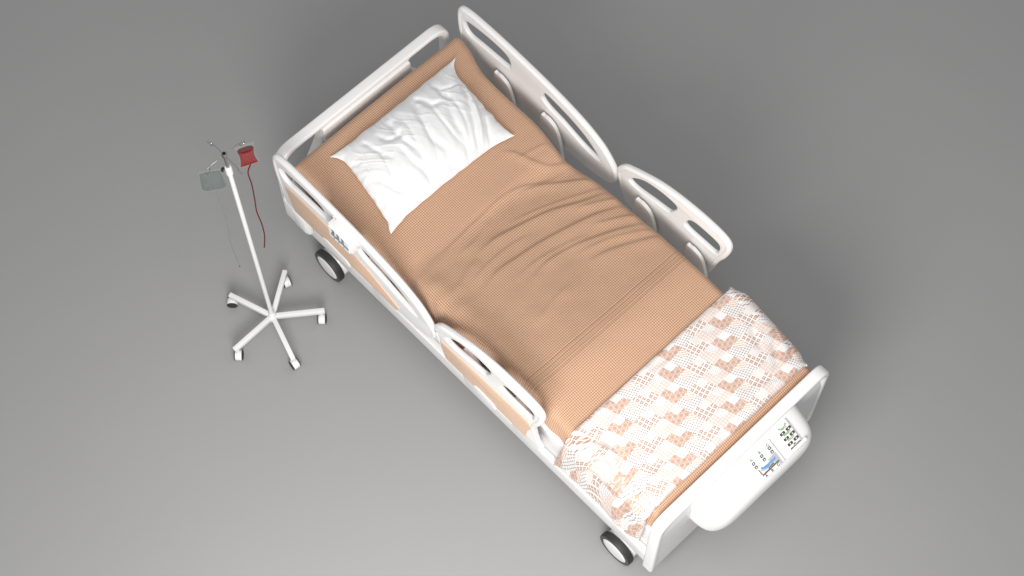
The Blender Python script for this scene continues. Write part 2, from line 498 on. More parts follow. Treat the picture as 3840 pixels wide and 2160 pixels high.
# headboard: hoop, centre panel and lower body
def hoop(u0, u1, W, top, bot, rc, inner, name):
    outer = round_poly([(-W, bot, 0), (-W, top, 0), (W, top, 0), (W, bot, 0)], [.05, rc, rc, .05], 10)
    th = u1 - u0; uc = (u0 + u1) / 2
    return plate([outer] + inner, th, .010, lambda a, b, c: (uc + c, a, b), 4)
W = .462
def side_hole(s):
    pts = [(s * .434, .36), (s * .434, .590), (s * .428, .630), (s * .405, .657), (s * .365, .667), (s * .30, .667), (s * .236, .667), (s * .238, .62), (s * .255, .56), (s * .29, .50), (s * .34, .42)]
    return round_poly([(*p, 0) for p in pts], .014, 4)
bm = hoop(-.103, -.054, W, .692, .245, .095, [side_hole(-1), side_hole(1)], 'hb')
hb = part('headboard', bm, 'white', bed, 50, label='hoop shaped end board behind the pillow')
bm = plate([round_poly([(-.236, .30, 0), (-.236, .664, 0), (.236, .664, 0), (.236, .30, 0)], .012)], .018, .006, lambda a, b, c: (-.053 + c, a, b), 3)
part('centre_panel', bm, 'white', hb)
for s in (-1, 1):
    bm = bmesh.new(); box(bm, -.062, .10, s * .470 - .018, s * .470 + .018, .262, .420, .022, 4)
    box(bm, .012, .085, s * .488 - .004, s * .488 + .004, .285, .40, .004, 2)
    part('corner_bumper', bm, 'white', hb)

# footboard: hoop, recessed end panel, console
_o = round_poly([(-W, .150, 0), (-W, .688, 0), (W, .688, 0), (W, .150, 0), (W - .026, .150, 0), (W - .026, .660, 0), (-W + .026, .660, 0), (-W + .026, .150, 0)], [.012, .080, .080, .012, .004, .058, .058, .004], 9)
bm = plate([_o], .049, .010, lambda a, b, c: (2.0295 + c, a, b), 4)
fb = part('footboard', bm, 'white', bed, 50, label='hoop shaped end board with the big control console')
def fb_panel():
    bm = bmesh.new()
    prof = [(2.012, .668), (2.017, .645), (2.026, .615), (2.041, .570), (2.0475, .552), (2.0500, .53), (2.0500, .160), (2.046, .154), (2.012, .154)]
    a = [bm.verts.new((p[0], -.440, p[1])) for p in prof]; b_ = [bm.verts.new((p[0], .440, p[1])) for p in prof]
    bm.faces.new(a); bm.faces.new(b_[::-1])
    for k in range(len(prof)): bm.faces.new((a[k - 1], a[k], b_[k], b_[k - 1]))
    return bm
part('end_panel', fb_panel(), 'panel', fb, 20, label='light grey recessed panel')
# console
def console():
    """moulded shell: stations across v, section from the board outwards"""
    bm = bmesh.new()
    N = 60; HW = .278; V0 = 0
    sec = [(2.036, .672), (2.052, .670), (2.070, .658), (2.100, .643), (2.140, .624), (2.162, .610), (2.180, .588), (2.187, .555), (2.185, .515), (2.177, .475), (2.165, .435), (2.148, .414), (2.110, .405), (2.036, .405)]
    secs = smooth_path([(*p, 0) for p in sec], 3)
    rings = []
    for i in range(N + 1):
        t = -1 + 2 * i / N
        t = math.sin(t * PI / 2)
        e = (1 - abs(t) ** 9) ** (1 / 2.6) if abs(t) < 1 else 0
        ring = []
        for p in secs:
            cz = .53
            uu = 2.036 + (p.x - 2.036) * (.12 + .88 * e)
            zz = cz + (p.y - cz) * (.55 + .45 * e)
            ring.append(bm.verts.new((uu, V0 + HW * t, zz)))
        rings.append(ring)
    for i in range(N):
        for k in range(len(secs) - 1):
            bm.faces.new((rings[i][k], rings[i][k + 1], rings[i + 1][k + 1], rings[i + 1][k]))
    bm.faces.new(rings[0]); bm.faces.new(rings[-1])
    return bm
con = part('control_console', console(), 'white', bed, 60, label='rounded white console on the outside of the footboard')
# the sloping plane the pads lie on: z = .701 - .5 (u - 2.07)
bm = bmesh.new(); box(bm, 2.060, 2.163, -.10, .225, .396, .412, .006, 3); part('console_trim', bm, 'wood', con, label='beige trim under the console')
SL = math.atan(.5); NUP = Vector((math.sin(SL), 0, math.cos(SL)))
def onpad(u, v, h=0):
    return Vector((u, v, .660 - .5 * (u - 2.07))) + NUP * h
def padfn(u0, v0, h, rot=0):
    """text or shape laid on the pads: its x runs along +v, its y runs up the slope (towards the board)"""
    def f(a, b, c):
        if rot: a, b = a * math.cos(rot) - b * math.sin(rot), a * math.sin(rot) + b * math.cos(rot)
        return onpad(u0 - b * math.cos(SL), v0 + a, h + c)
    return f
def pad_box(u0, u1, v0, v1, h0, h1, r=.002):
    uc, vc = (u0 + u1) / 2, (v0 + v1) / 2
    lu = (u1 - u0) / math.cos(SL); bm = bmesh.new()
    mt = Matrix.Translation(onpad(uc, vc)) @ Matrix.Rotation(SL, 4, 'Y')
    box(bm, -lu / 2, lu / 2, -(v1 - v0) / 2, (v1 - v0) / 2, h0, h1, r, 3, mat=mt)
    return bm
part('console_pad', pad_box(2.0755, 2.168, -.044, .0905, -.012, .004, .003), 'white', con)
part('remote_recess', pad_box(2.058, 2.158, .112, .205, -.014, -.006, .003), 'white', con)
part('holder_lip', pad_box(2.1545, 2.168, .102, .208, -.012, .009, .002), 'white', con)
def arrow(u0, v0, h, s, up):
    k = 1 if up else -1
    pts = [(-.09, -.34), (.09, -.34), (.09, .10), (.26, -.06), (.34, .04), (0, .38), (-.34, .04), (-.26, -.06), (-.09, .10)]
    return plate([[Vector((p[0] * s, k * p[1] * s, 0)) for p in pts]], .0006, 0, padfn(u0, v0, h), 1)
def key(u0, v0, h, wv, lu, up, parent):
    bm = plate([round_poly([(-wv / 2, -lu / 2, 0), (wv / 2, -lu / 2, 0), (wv / 2, lu / 2, 0), (-wv / 2, lu / 2, 0)], wv * .16, 3)], .0016, .0003, padfn(u0, v0, h), 1)
    merge(bm, arrow(u0, v0, h + .0014, min(wv, lu) * .95, up), 1)
    part('button', bm, ['button', 'ink_white'], parent)
h = .0044
for ch, v0, us in (('A', -.0182, (2.1000, 2.1149)), ('B', .0256, (2.0998, 2.1148)), ('C', .0688, (2.0987, 2.1137))):
    part('letter', text_mesh(ch, .0155, padfn(2.0862, v0 + .001, h), weight=.0003), 'ink_green', con)
    for k, uu in enumerate(us): key(uu, v0, h, .0124, .0120, k == 0, con)
for ch, v0 in (('A', -.0058), ('B', .0246), ('C', .0570)):
    part('letter', text_mesh(ch, .0150, padfn(2.1603, v0, h), weight=.0003), 'ink_black', con)
def decal(name, loops, mat, hh, parent=con, label=None):
    bm = bmesh.new()
    for lp in loops:
        merge(bm, plate([[Vector((p[1], -(p[0]) / math.cos(SL), 0)) for p in lp]], .0004, 0, lambda a, b, c: onpad(-b * math.cos(SL), a, hh + c), 1))
    return part(name, bm, mat, parent, label=label)
# picture of the bed on the pad: grey backing, brown frame, pale mattress, blue lying figure
decal('picture_background', [[(2.1214, .0779), (2.1234, .0339), (2.1655, .0682), (2.1653, .0779)]], 'ink_grey', h)
decal('picture_bed_frame', [[(2.1479, -.0154), (2.1485, .0708), (2.1534, .0694), (2.1539, -.0198)], [(2.1249, -.0192), (2.1256, -.0162), (2.1478, -.0151), (2.1478, -.0192)],
      [(2.1400, .018), (2.1400, .021), (2.1479, .021), (2.1479, .018)], [(2.1390, .044), (2.1390, .047), (2.1479, .047), (2.1479, .044)],
      [(2.1400, .0220), (2.1400, .0430), (2.1470, .0430), (2.1470, .0220)]], 'ink_brown', h + .0006)
decal('picture_mattress', [[(2.1310, -.0113), (2.1377, .0031), (2.1418, .0158), (2.1397, .0347), (2.1366, .0685), (2.1430, .0703), (2.1421, .0407), (2.1450, .0126), (2.1373, -.0133)]], 'ink_grey', h + .0010)
decal('picture_figure', [[(2.1259, -.0063), (2.1265, -.0012), (2.1298, .0011), (2.1320, .0217), (2.1317, .0387), (2.1335, .0600), (2.1290, .0620), (2.1386, .0640), (2.1396, .0479), (2.1382, .0343), (2.1410, .0148), (2.1358, -.0007), (2.1303, -.0074)]], 'ink_blue', h + .0014)

# castors of the bed
def bed_castor(u, side):
    bm = bmesh.new()
    ax = (0, side, 0); o_ = (u, side * .400, .08)
    # fork body behind the wheel
    lathe(bm, [(0, -.012), (.045, -.012), (.062, -.004), (.070, .010), (.070, .040), (.066, .050), (0, .050)], o_, ax, 48)
    box(bm, u - .050, u + .006, side * .418 - .024, side * .418 + .024, .085, .155, .018, 4)
    box(bm, u - .035, u + .035, side * .37 - .035, side * .37 + .035, .10, .150, .01, 3)
    c = part('castor', bm, 'white', bed)
    bm = bmesh.new()
    lathe(bm, [(.058, .050), (.076, .050), (.0792, .053), (.080, .057), (.080, .077), (.0785, .0805), (.075, .082), (.0625, .082), (.0625, .078)], o_, ax, 72, [0, 0, 0, 0, 0, 1, 1, 1])
    part('tyre', bm, ['rubber', 'tyre_side'], c)
    bm = bmesh.new()
    lathe(bm, [(.0622, .060), (.0622, .0795), (.060, .0815), (.045, .0840), (.022, .0856), (0, .0860)], o_, ax, 72)
    part('hub_cap', bm, 'steelw', c)
    return c
for u in (.172, 1.881):
    for s in (-1, 1): bed_castor(u, s)

# ---------------------------------------------------------------- remote control in the console's holder
rem = thing('remote_control', 'flat white remote with green HEAT WAIST FOOT lettering in the console holder', 'remote control', (2.11, .146, .66))
part('body', pad_box(2.0620, 2.1545, .1275, .1908, -.0055, .006, .003), 'white', rem)
hr = .0064
for t, (u1, u2, v1) in dict(HEAT=(2.0812, 2.0934, .1598), WAIST=(2.1032, 2.1150, .1598), FOOT=(2.1251, 2.1367, .1600)).items():
    part('lettering', text_mesh(t, .0118, padfn(u1, v1, hr), weight=.0003), 'ink_green', rem)
    key(u2, .1440, hr, .0238, .0112, True, rem)
    key(u2 - .0003, .1762, hr, .0238, .0112, False, rem)
part('lettering', text_mesh('BED', .0062, padfn(2.1462, .1590, hr), weight=.0002), 'ink_black', rem)
part('lettering', text_mesh('REMOTE CONTROL', .0062, padfn(2.1522, .1596, hr), weight=.0002), 'ink_black', rem)
for v0 in (.1437, .1754):
    bm = plate([[Vector((.0052 * math.cos(q * PI / 12), .0036 * math.sin(q * PI / 12), 0)) for q in range(24)]], .0008, 0, padfn(2.0743, v0, hr), 1)
    part('indicator', bm, 'led', rem)

# ---------------------------------------------------------------- mattress
bm = bmesh.new(); box(bm, -.012, 1.994, -.424, .402, .497, .592, .028, 5)
single('mattress', bm, 'cushion', 'white sided mattress lying on the bed deck under the brown blanket', 'mattress', (1.0, 0, .497))

# ---------------------------------------------------------------- cloth
def seg_dist(p, a, b):
    d = b - a; t = max(0, min(1, (p - a).dot(d) / d.dot(d))); q = a + d * t
    side = d.x * (p.y - a.y) - d.y * (p.x - a.x)
    return (p - q).length, (1 if side > 0 else -1), t
class Fold:
    """soft crease along a path: steep on one side, gentle on the other"""
    def __init__(s, pts, h, w1, w2=None):
        s.p = [p.to_2d() for p in smooth_path([(*q, 0) for q in pts], 4)]; s.h = h; s.w1 = w1; s.w2 = w2 or w1
        s.lo = (min(p.x for p in s.p) - 3 * max(w1, s.w2), min(p.y for p in s.p) - 3 * max(w1, s.w2))
        s.hi = (max(p.x for p in s.p) + 3 * max(w1, s.w2), max(p.y for p in s.p) + 3 * max(w1, s.w2))
    def __call__(s, x, y):
        if x < s.lo[0] or y < s.lo[1] or x > s.hi[0] or y > s.hi[1]: return 0
        P = Vector((x, y)); best = None; n = len(s.p) - 1
        for k in range(n):
            d, sd, t = seg_dist(P, s.p[k], s.p[k + 1])
            if best is None or d < best[0]: best = (d, sd, (k + t) / n)
        d, sd, t = best
        w_ = s.w1 if sd > 0 else s.w2
        fade = min(1, t / .18) * min(1, (1 - t) / .25)
        return s.h * math.exp(-(d / w_) ** 2) * (fade if fade > 0 else 0)
def sm(a, b, x):
    t = max(0, min(1, (x - a) / (b - a))); return t * t * (3 - 2 * t)
def rnd(s, Lh, r, ang=1.45):
    """flat to Lh then an arc of radius r turning down, then straight: returns position, drop, angle"""
    a = abs(s); g = 1 if s >= 0 else -1
    if a <= Lh: return s, 0, 0
    e = a - Lh
    if e <= r * ang: th = e / r; return g * (Lh + r * math.sin(th)), r * (1 - math.cos(th)), g * th
    e -= r * ang
    return g * (Lh + r * math.sin(ang) + e * math.cos(ang)), r * (1 - math.cos(ang)) + e * math.sin(ang), g * ang
def cloth(nu, nv, fn, name):
    bm = bmesh.new(); uvl = bm.loops.layers.uv.new('UVMap'); g = []; st = {}
    for i in range(nu + 1):
        row = []
        for j in range(nv + 1):
            p, uv = fn(i / nu, j / nv); v = bm.verts.new(p); st[v] = uv; row.append(v)
        g.append(row)
    for i in range(nu):
        for j in range(nv):
            f = bm.faces.new((g[i][j], g[i + 1][j], g[i + 1][j + 1], g[i][j + 1]))
            for l in f.loops: l[uvl].uv = st[l.vert]
    return bm
def solid(bm, t):
    """give the sheet thickness below itself"""
    bm.normal_update()
    if sum(f.normal.z for f in bm.faces) < 0:
        bmesh.ops.reverse_faces(bm, faces=bm.faces); bm.normal_update()
    uvl = bm.loops.layers.uv.active; fs = list(bm.faces); twin = {}
    for v in list(bm.verts): twin[v] = bm.verts.new(v.co - v.normal * t)
    uvs = {l.vert: l[uvl].uv.copy() for f in fs for l in f.loops}
    edges = [l for f in fs for l in f.loops if len(l.edge.link_faces) == 1]
    new = []
    for f in fs: new.append((bm.faces.new([twin[v] for v in reversed(f.verts)]), [uvs[v] for v in reversed(f.verts)]))
    for l in edges:
        a, b_ = l.vert, l.link_loop_next.vert
        new.append((bm.faces.new((b_, a, twin[a], twin[b_])), [uvs[b_], uvs[a], uvs[a], uvs[b_]]))
    for f, q in new:
        for l, uv in zip(f.loops, q): l[uvl].uv = uv

bfolds = [Fold([(.769, .38), (.745, .26), (.690, .160), (.673, .052), (.679, -.025), (.683, -.112), (.689, -.175), (.693, -.261), (.690, -.36)], .0065, .032, .010),
          Fold([(.760, .44), (.700, .31), (.625, .262), (.560, .240), (.520, .200)], .0045, .022, .010),
          Fold([(.89, .43), (.80, .31), (.725, .20), (.700, .10)], .0060, .024, .009),
          Fold([(.957, .43), (.898, .272), (.844, .168), (.806, .03), (.784, -.083), (.79, -.18)], .0085, .034, .0095),
          Fold([(1.051, .43), (.985, .291), (.937, .125), (.918, .043), (.905, -.07), (.898, -.162), (.92, -.27)], .0080, .034, .0095),
          Fold([(1.00, .43), (.95, .33), (.905, .24)], .0050, .018, .008),
          Fold([(1.169, .44), (1.090, .291), (1.042, .181), (1.011, .077), (1.00, -.02), (1.02, -.10)], .0070, .032, .0095),
          Fold([(1.11, .43), (1.045, .32), (1.00, .23)], .0050, .020, .008),
          Fold([(1.24, .43), (1.18, .31), (1.13, .20), (1.11, .10)], .0055, .030, .010),
          Fold([(.93, .43), (.87, .30), (.825, .20), (.79, .10), (.765, .0)], .0035, .016, .007),
          Fold([(1.20, .43), (1.13, .31), (1.08, .20), (1.05, .08)], .0040, .018, .008),
          Fold([(1.02, .20), (.985, .08), (.965, -.04), (.97, -.15)], .0035, .020, .008),
          Fold([(.86, .05), (.845, -.07), (.85, -.20), (.88, -.30)], .0035, .020, .008),
          Fold([(.70, -.02), (.735, -.12), (.74, -.24)], .0030, .018, .008),
          Fold([(.62, .38), (.60, .30), (.59, .22)], .0030, .016, .008),
          Fold([(1.13, .0), (1.14, -.12), (1.17, -.24)], .0030, .030, .012),
          Fold([(.80, -.18), (.83, -.28), (.86, -.36)], .0045, .030, .016)]
top0 = .668
def bed_top(a, b):
    """height of the brown blanket's upper face, flat parameters"""
    z = top0 + .008 * (1 - (b / .42) ** 2)
    reg = sm(.64, .72, a) * (1 - sm(1.26, 1.52, a))
    z += (.034 * sm(.68, 1.30, a) * (1 - sm(1.30, 1.56, a)) + reg * (.012 - .034 * sm(-.40, .12, b))) * (1 - .45 * sm(.20, .42, b))
    k = sm(.66, .80, a) * (1 - sm(1.34, 1.54, a)) * math.exp(-((b + .385) / .055) ** 2)
    z += k * (.014 + .010 * noise.noise(Vector((a * 7.5, 3.3, 1.1))) + .004 * noise.noise(Vector((a * 17, b * 6, 2.1))))
    for f in bfolds: z += 1.25 * f(a, b)
    n1 = noise.noise(Vector((a * 5, b * 5, 3.1))); n2 = noise.noise(Vector((a * 16 + 5, b * 11, 1.7)))
    z += n1 * .0035 + n2 * .0011 * (1 + 2 * reg)
    # stitched hem rows
    if 1.295 < a < 1.36: z += .0013 * math.sin((a - 1.295) / .0155 * 2 * PI)
    return z
def brown(ti, tj):
    a = -.060 + ti * 2.105; b = -.535 + tj * 1.07
    n = noise.noise(Vector((a * 4.0, (1 if b > 0 else -1) * 3.3, .5))); n2 = noise.noise(Vector((a * 11, (1 if b > 0 else -1) * 7.7, 2.5)))
    wob = 1 + .10 * n * sm(.2, .5, abs(b)) + .05 * n2 * sm(.3, .5, abs(b))
    # how far the side hangs down differs along the bed
    hang = .82 + .25 * math.exp(-((a - .92) / .20) ** 2) * (b < 0) + .12 * math.exp(-((a - .35) / .12) ** 2)
    bb = b if abs(b) < .36 else math.copysign(.36 + (abs(b) - .36) * hang, b)
    Lh = (.398 if b < 0 else .374 + .052 * (1 - sm(.0, .22, a))) + .010 * n
    if b < 0: Lh += .018 * math.exp(-((a - .92) / .13) ** 2) - .010 * math.exp(-((a - 1.25) / .15) ** 2)
    else: Lh += .012 * math.exp(-((a - .06) / .12) ** 2) - .028 * math.exp(-((a - .72) / .14) ** 2)
    pv, dv, th = rnd(bb, Lh, .034, 1.35)
    ac = a - .995
    pu, du, thu = rnd(ac, .975 - .004 + .004 * noise.noise(Vector((b * 7, 1, 1))), .040, 1.35)
    dd = math.sqrt(dv * dv + du * du)
    z = bed_top(min(max(a, -.03), 2.02), b) - dd
    if b < 0 and dv > .01: pv -= .006 * noise.noise(Vector((a * 22, z * 9, 4)))
    # corner ears
    return (pu + .995, pv, z), (a, b)
bm = cloth(540, 220, brown, 'b'); solid(bm, .006)
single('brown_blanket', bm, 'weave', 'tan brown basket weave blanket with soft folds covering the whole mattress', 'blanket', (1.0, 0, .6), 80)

# quilt across the foot end
qfolds = [Fold([(1.60, -.43), (1.66, -.37), (1.74, -.36), (1.80, -.40)], -.008, .016, .02),
          Fold([(1.70, .43), (1.74, .36), (1.80, .33), (1.84, .30)], -.005, .010, .016),
          Fold([(1.80, .44), (1.84, .37), (1.89, .33), (1.92, .27)], -.007, .010, .016),
          Fold([(1.86, .44), (1.90, .40), (1.935, .37)], -.006, .008, .012),
          Fold([(1.90, -.43), (1.86, -.34), (1.88, -.24)], -.006, .018, .022),
          Fold([(1.96, .30), (1.90, .22), (1.88, .10)], -.004, .014, .02),
          Fold([(1.58, .20), (1.60, .05), (1.585, -.10)], -.003, .008, .012),
          Fold([(1.62, -.50), (1.68, -.42), (1.70, -.36)], .006, .016, .012)]
Q0, Q1 = 1.558, 1.975
def quilt(ti, tj):
    a = Q0 - .046 + ti * (Q1 - Q0 + .086); b = -.80 + tj * 1.37
    side = -1 if b < 0 else 1
    ac_ = max(Q0 + .02, min(Q1 - .02, a))
    n = noise.noise(Vector((ac_ * 6, side * 2.2, 8)))
    Lh = .402 + .006 * n if b < 0 else .384 + .030 * (1 - sm(Q0, Q1 - .05, ac_)) + .006 * n
    Lh -= .026 * (math.exp(-((ac_ - Q0) / .04) ** 2) + math.exp(-((ac_ - Q1) / .04) ** 2))
    ang = 1.42 if b > 0 else 1.54
    # near side flares out a little as it hangs
    pv, dv, th = rnd(b, Lh, .056, ang)
    Lc = (Q0 + Q1) / 2
    pu, du, thu = rnd(a - Lc, (Q1 - Q0) / 2 - .028, .027, 1.50)
    edge = math.exp(-((b + .40) / .10) ** 2)
    z = bed_top(min(a, 2.0), b) + .028
    z += .006 * noise.noise(Vector((a * 7, b * 4, 6))) + .0022 * noise.noise(Vector((a * 25, b * 19, 2)))
    for f in qfolds: z += f(a, b)
    kk = min(1, dv / .05)
    z -= math.sqrt(dv * dv + (du * .9 * (1 - kk)) ** 2)
    dvi = du * .25 * kk
    u_ = pu + Lc
    # wavy edges
    u_ += .004 * noise.noise(Vector((b * 9, ti > .5, 3))) * (1 if abs(ti - .5) > .3 else 0)
    # hanging part: falls almost plumb on the near side to a wavy hem
    if side < 0 and b < -.47:
        q = (-.47 - b) / .33
        hem = .335 + .022 * math.sin((a - 1.62) * 21) + .020 * math.exp(-((a - 1.97) / .03) ** 2) - .035 * math.exp(-((a - 1.54) / .05) ** 2)
        z0 = z + (-.47 - b) * math.sin(ang); z = z0 + (hem - z0) * q
        gath = math.sin(a * 55 + 2.5 * math.sin(a * 13)) * .5 + noise.noise(Vector((a * 20, q * 2, 5)))
        pv = -.461 + .0055 * q * gath + dvi
        u_ -= .05 * q * (1 - sm(Q0, Q0 + .25, a)) + .006 * q * sm(1.8, 1.97, a)
    elif dv > .02:
        q = min(1, (dv - .02) / .10)
        gath = math.sin(ac_ * 62 + 2.5 * math.sin(ac_ * 13)) * .5 + noise.noise(Vector((ac_ * 20, dv * 4, 5)))
        pv += side * (.0035 * q * gath - dvi)
    wob = sm(.22, .46, -b)
    return (u_, pv, z), (a + wob * (.018 * math.sin(b * 13 + a * 9) + .008 * math.sin(a * 41)), (b if abs(b) < .40 else side * (.40 + (abs(b) - .40) * .28)) + wob * .014 * math.sin(a * 24 + 1.2))
bm = cloth(110, 330, quilt, 'q'); solid(bm, .008)
single('patchwork_quilt', bm, 'quilt', 'white and coral patchwork quilt folded across the foot of the bed', 'quilt', (1.76, 0, .65), 80)

# ---------------------------------------------------------------- pillow
pc = [Vector((.091, -.312)), Vector((.094, .366)), Vector((.525, .284)), Vector((.511, -.368))]    # head-near, head-far, foot-far, foot-near
pfolds = [Fold([(.12, .325), (.20, .30), (.266, .265), (.344, .216), (.418, .172), (.476, .130), (.51, .10)], -.010, .010, .016),
          Fold([(.15, .31), (.256, .284), (.337, .247), (.403, .208), (.467, .156), (.50, .115)], .007, .008, .010),
          Fold([(.16, .27), (.239, .190), (.307, .147), (.373, .127), (.42, .11)], -.008, .012, .018),
          Fold([(.13, .09), (.18, .08), (.249, .049), (.324, .023), (.398, .030), (.473, -.010)], -.009, .010, .018),
          Fold([(.13, -.04), (.18, -.055), (.241, -.064), (.300, -.060), (.357, -.071)], -.010, .010, .016),
          Fold([(.14, -.115), (.20, -.11), (.22, -.07), (.20, -.03)], -.008, .009, .013),
          Fold([(.25, -.09), (.30, -.098), (.344, -.102), (.410, -.092), (.48, -.087)], -.008, .010, .018),
          Fold([(.27, -.26), (.33, -.24), (.39, -.222), (.46, -.185)], -.006, .010, .014),
          Fold([(.12, -.18), (.17, -.172), (.23, -.163), (.29, -.15)], -.008, .009, .014),
          Fold([(.25, -.31), (.32, -.30), (.40, -.305), (.47, -.33)], -.007, .009, .012),
          Fold([(.105, -.27), (.14, -.285), (.18, -.262), (.20, -.24)], -.008, .008, .010),
          Fold([(.115, .10), (.16, .115), (.21, .13), (.22, .18)], -.008, .010, .016),
          Fold([(.12, .19), (.16, .20), (.20, .19), (.24, .215)], -.006, .008, .012),
          Fold([(.38, .26), (.43, .22), (.48, .19), (.52, .16)], -.006, .007, .010),
          Fold([(.40, .18), (.45, .15), (.50, .12), (.535, .07)], -.006, .006, .008),
          Fold([(.42, .11), (.47, .08), (.51, .05)], -.005, .006, .009),
          Fold([(.44, .02), (.49, -.02), (.53, -.05)], -.005, .007, .010),
          Fold([(.43, -.14), (.48, -.16), (.53, -.20)], -.005, .008, .010),
          Fold([(.20, .33), (.19, .25), (.17, .20)], -.004, .006, .009),
          Fold([(.115, .34), (.15, .33), (.17, .30)], -.005, .006, .008)]
def pill(ti, tj, top):
    x = -1 + 2 * ti; y = -1 + 2 * tj
    px = (x + 1) / 2; py = (y + 1) / 2
    P = Vector((-.018, .010)) + pc[0] * (1 - px) * (1 - py) + pc[1] * (1 - px) * py + pc[2] * px * py + pc[3] * px * (1 - py)
    # sides pulled in between the corners
    cx, cy = .306, -.01
    P.x -= (P.x - cx) * .13 * (1 - y ** 4) * abs(x) ** 3 * (.30 if x < 0 else 1.0)
    P.y -= (P.y - cy) * .10 * (1 - x ** 6) * abs(y) ** 3 * (1 - .45 * x)
    P.x += .006 * noise.noise(Vector((y * 5, 2, x * 2))) * x * x
    P.y += .006 * noise.noise(Vector((x * 6, 7, y * 2))) * y * y
    base = top0 + .010
    f = max(0, (1 - x * x)) ** .60 * max(0, (1 - y * y)) ** .55
    t = .088 * f
    if not top: return (P.x, P.y, base + .006 - .022 * f), (P.x, P.y)
    z = base + .008 + t
    k = min(1, f * 2.2) + .15 * (1 - min(1, f * 2.2))
    wr = 0
    for fo in pfolds: wr += 1.15 * fo(P.x, P.y)
    wv = noise.noise(Vector((P.x * 4.2 + .6 * P.y, P.y * 12 + 3.5 * P.x, 3.3)))
    wr += -.0060 * max(0, 1 - abs(wv) * 4.0)
    wv = noise.noise(Vector((P.x * 5, P.y * 13 + 3 * P.x, 9.1)))
    wr += .0030 * wv
    q1 = noise.noise(Vector((P.x * 3.2 + 4, P.y * 26 + 7 * P.x + 2.2 * math.sin(P.x * 14), 5.7)))
    wr += .0022 * max(0, 1 - abs(q1) * 5) * (.35 + .65 * (noise.noise(Vector((P.x * 5, P.y * 5, 1.2))) > -.05))
    # puckers running in from the seam
    ed = math.exp(-((1 - abs(x)) / .16) ** 2)
    wr += .0035 * ed * noise.noise(Vector((x, y * 20, 4)))
    ed = math.exp(-((1 - abs(y)) / .14) ** 2)
    wr += .0030 * ed * noise.noise(Vector((x * 12, y, 14)))
    return (P.x, P.y, z + wr * k), (P.x, P.y)
bm = cloth(150, 210, lambda a, b: pill(a, b, True), 'p')
b2 = cloth(150, 210, lambda a, b: pill(a, b, False), 'p2')
for f in b2.faces: f.normal_flip()
me = bpy.data.meshes.new('t'); b2.to_mesh(me); b2.free(); bm.from_mesh(me)
bmesh.ops.remove_doubles(bm, verts=[v for v in bm.verts], dist=.00001)
# close the seam between the two sides
bd = [e for e in bm.edges if len(e.link_faces) == 1]
try: bmesh.ops.bridge_loops(bm, edges=bd)
except Exception: pass
single('pillow', bm, 'linen', 'creased white pillow lying askew at the head of the bed', 'pillow', (.306, 0, .69), 80)

# ---------------------------------------------------------------- drip stand
SU, SV = .183, -.793
st = thing('drip_stand', 'white drip stand on five castors with four chrome hooks at its top', 'drip stand', (SU, SV, 0))
bm = bmesh.new(); tube(bm, [(SU, SV, .070), (SU, SV, 1.330)], .0088, 24); part('pole', bm, 'steelw', st)
bm = bmesh.new(); lathe(bm, [(.0092, -.02), (.013, -.02), (.013, .018), (.0115, .024), (.0062, .026)], (SU, SV, 1.340), (0, 0, 1), 28); part('collar', bm, 'steelw', st)
bm = bmesh.new(); lathe(bm, [(0, 0), (.021, 0), (.021, .022), (.0165, .028), (.0135, .034), (.0135, .046), (.009, .050)], (SU, SV, .063), (0, 0, 1), 32); part('base_hub', bm, 'steelw', st)
bm = bmesh.new(); tube(bm, [(SU, SV, 1.355), (SU, SV, 1.452)], .0062, 20); part('inner_pole', bm, 'chrome', st)
bm = bmesh.new(); lathe(bm, [(0, -.012), (.0075, -.012), (.0105, -.006), (.0108, .004), (.009, .010), (.0066, .0105), (.0066, .002), (0, .002)], (SU, SV, 1.452), (0, 0, 1), 28, [0, 0, 0, 0, 0, 1, 1]); part('hook_hub', bm, ['chrome', 'black'], st)
bm = bmesh.new()
tube(bm, [(SU - .004, SV - .006, 1.352), (SU - .010, SV - .014, 1.356)], .0035, 12)
tube(bm, smooth_path([(SU - .010, SV - .014, 1.362), (SU - .013, SV - .018, 1.353), (SU - .013, SV - .018, 1.342)], 4), .005, 12)
part('clamp_knob', bm, 'black', st)
for du, dv in ((1, 0), (0, 1), (-1, 0), (0, -1)):
    bm = bmesh.new()
    D = Vector((du, dv, 0)); Nn = Vector((-dv, du, 0)); c = Vector((SU, SV, 1.452))
    pts = [c + D * .008, c + D * .03, c + D * .062, c + D * .068 + Vector((0, 0, -.004))]
    for q in range(13):
        an = PI * .5 + q / 12 * 1.62 * PI
        pts.append(c + D * (.079 + .011 * math.cos(an)) + Nn * (.0035 * q / 12) + Vector((0, 0, -.016 + .012 * math.sin(an))))
    tube(bm, pts, .0013, 8); part('hook', bm, 'chrome', st)
ends = [((.064, -.623), 205), ((.311, -.624), 0), ((.387, -.857), 217), ((.190, -1.001), 0), ((-.010, -.857), 270)]
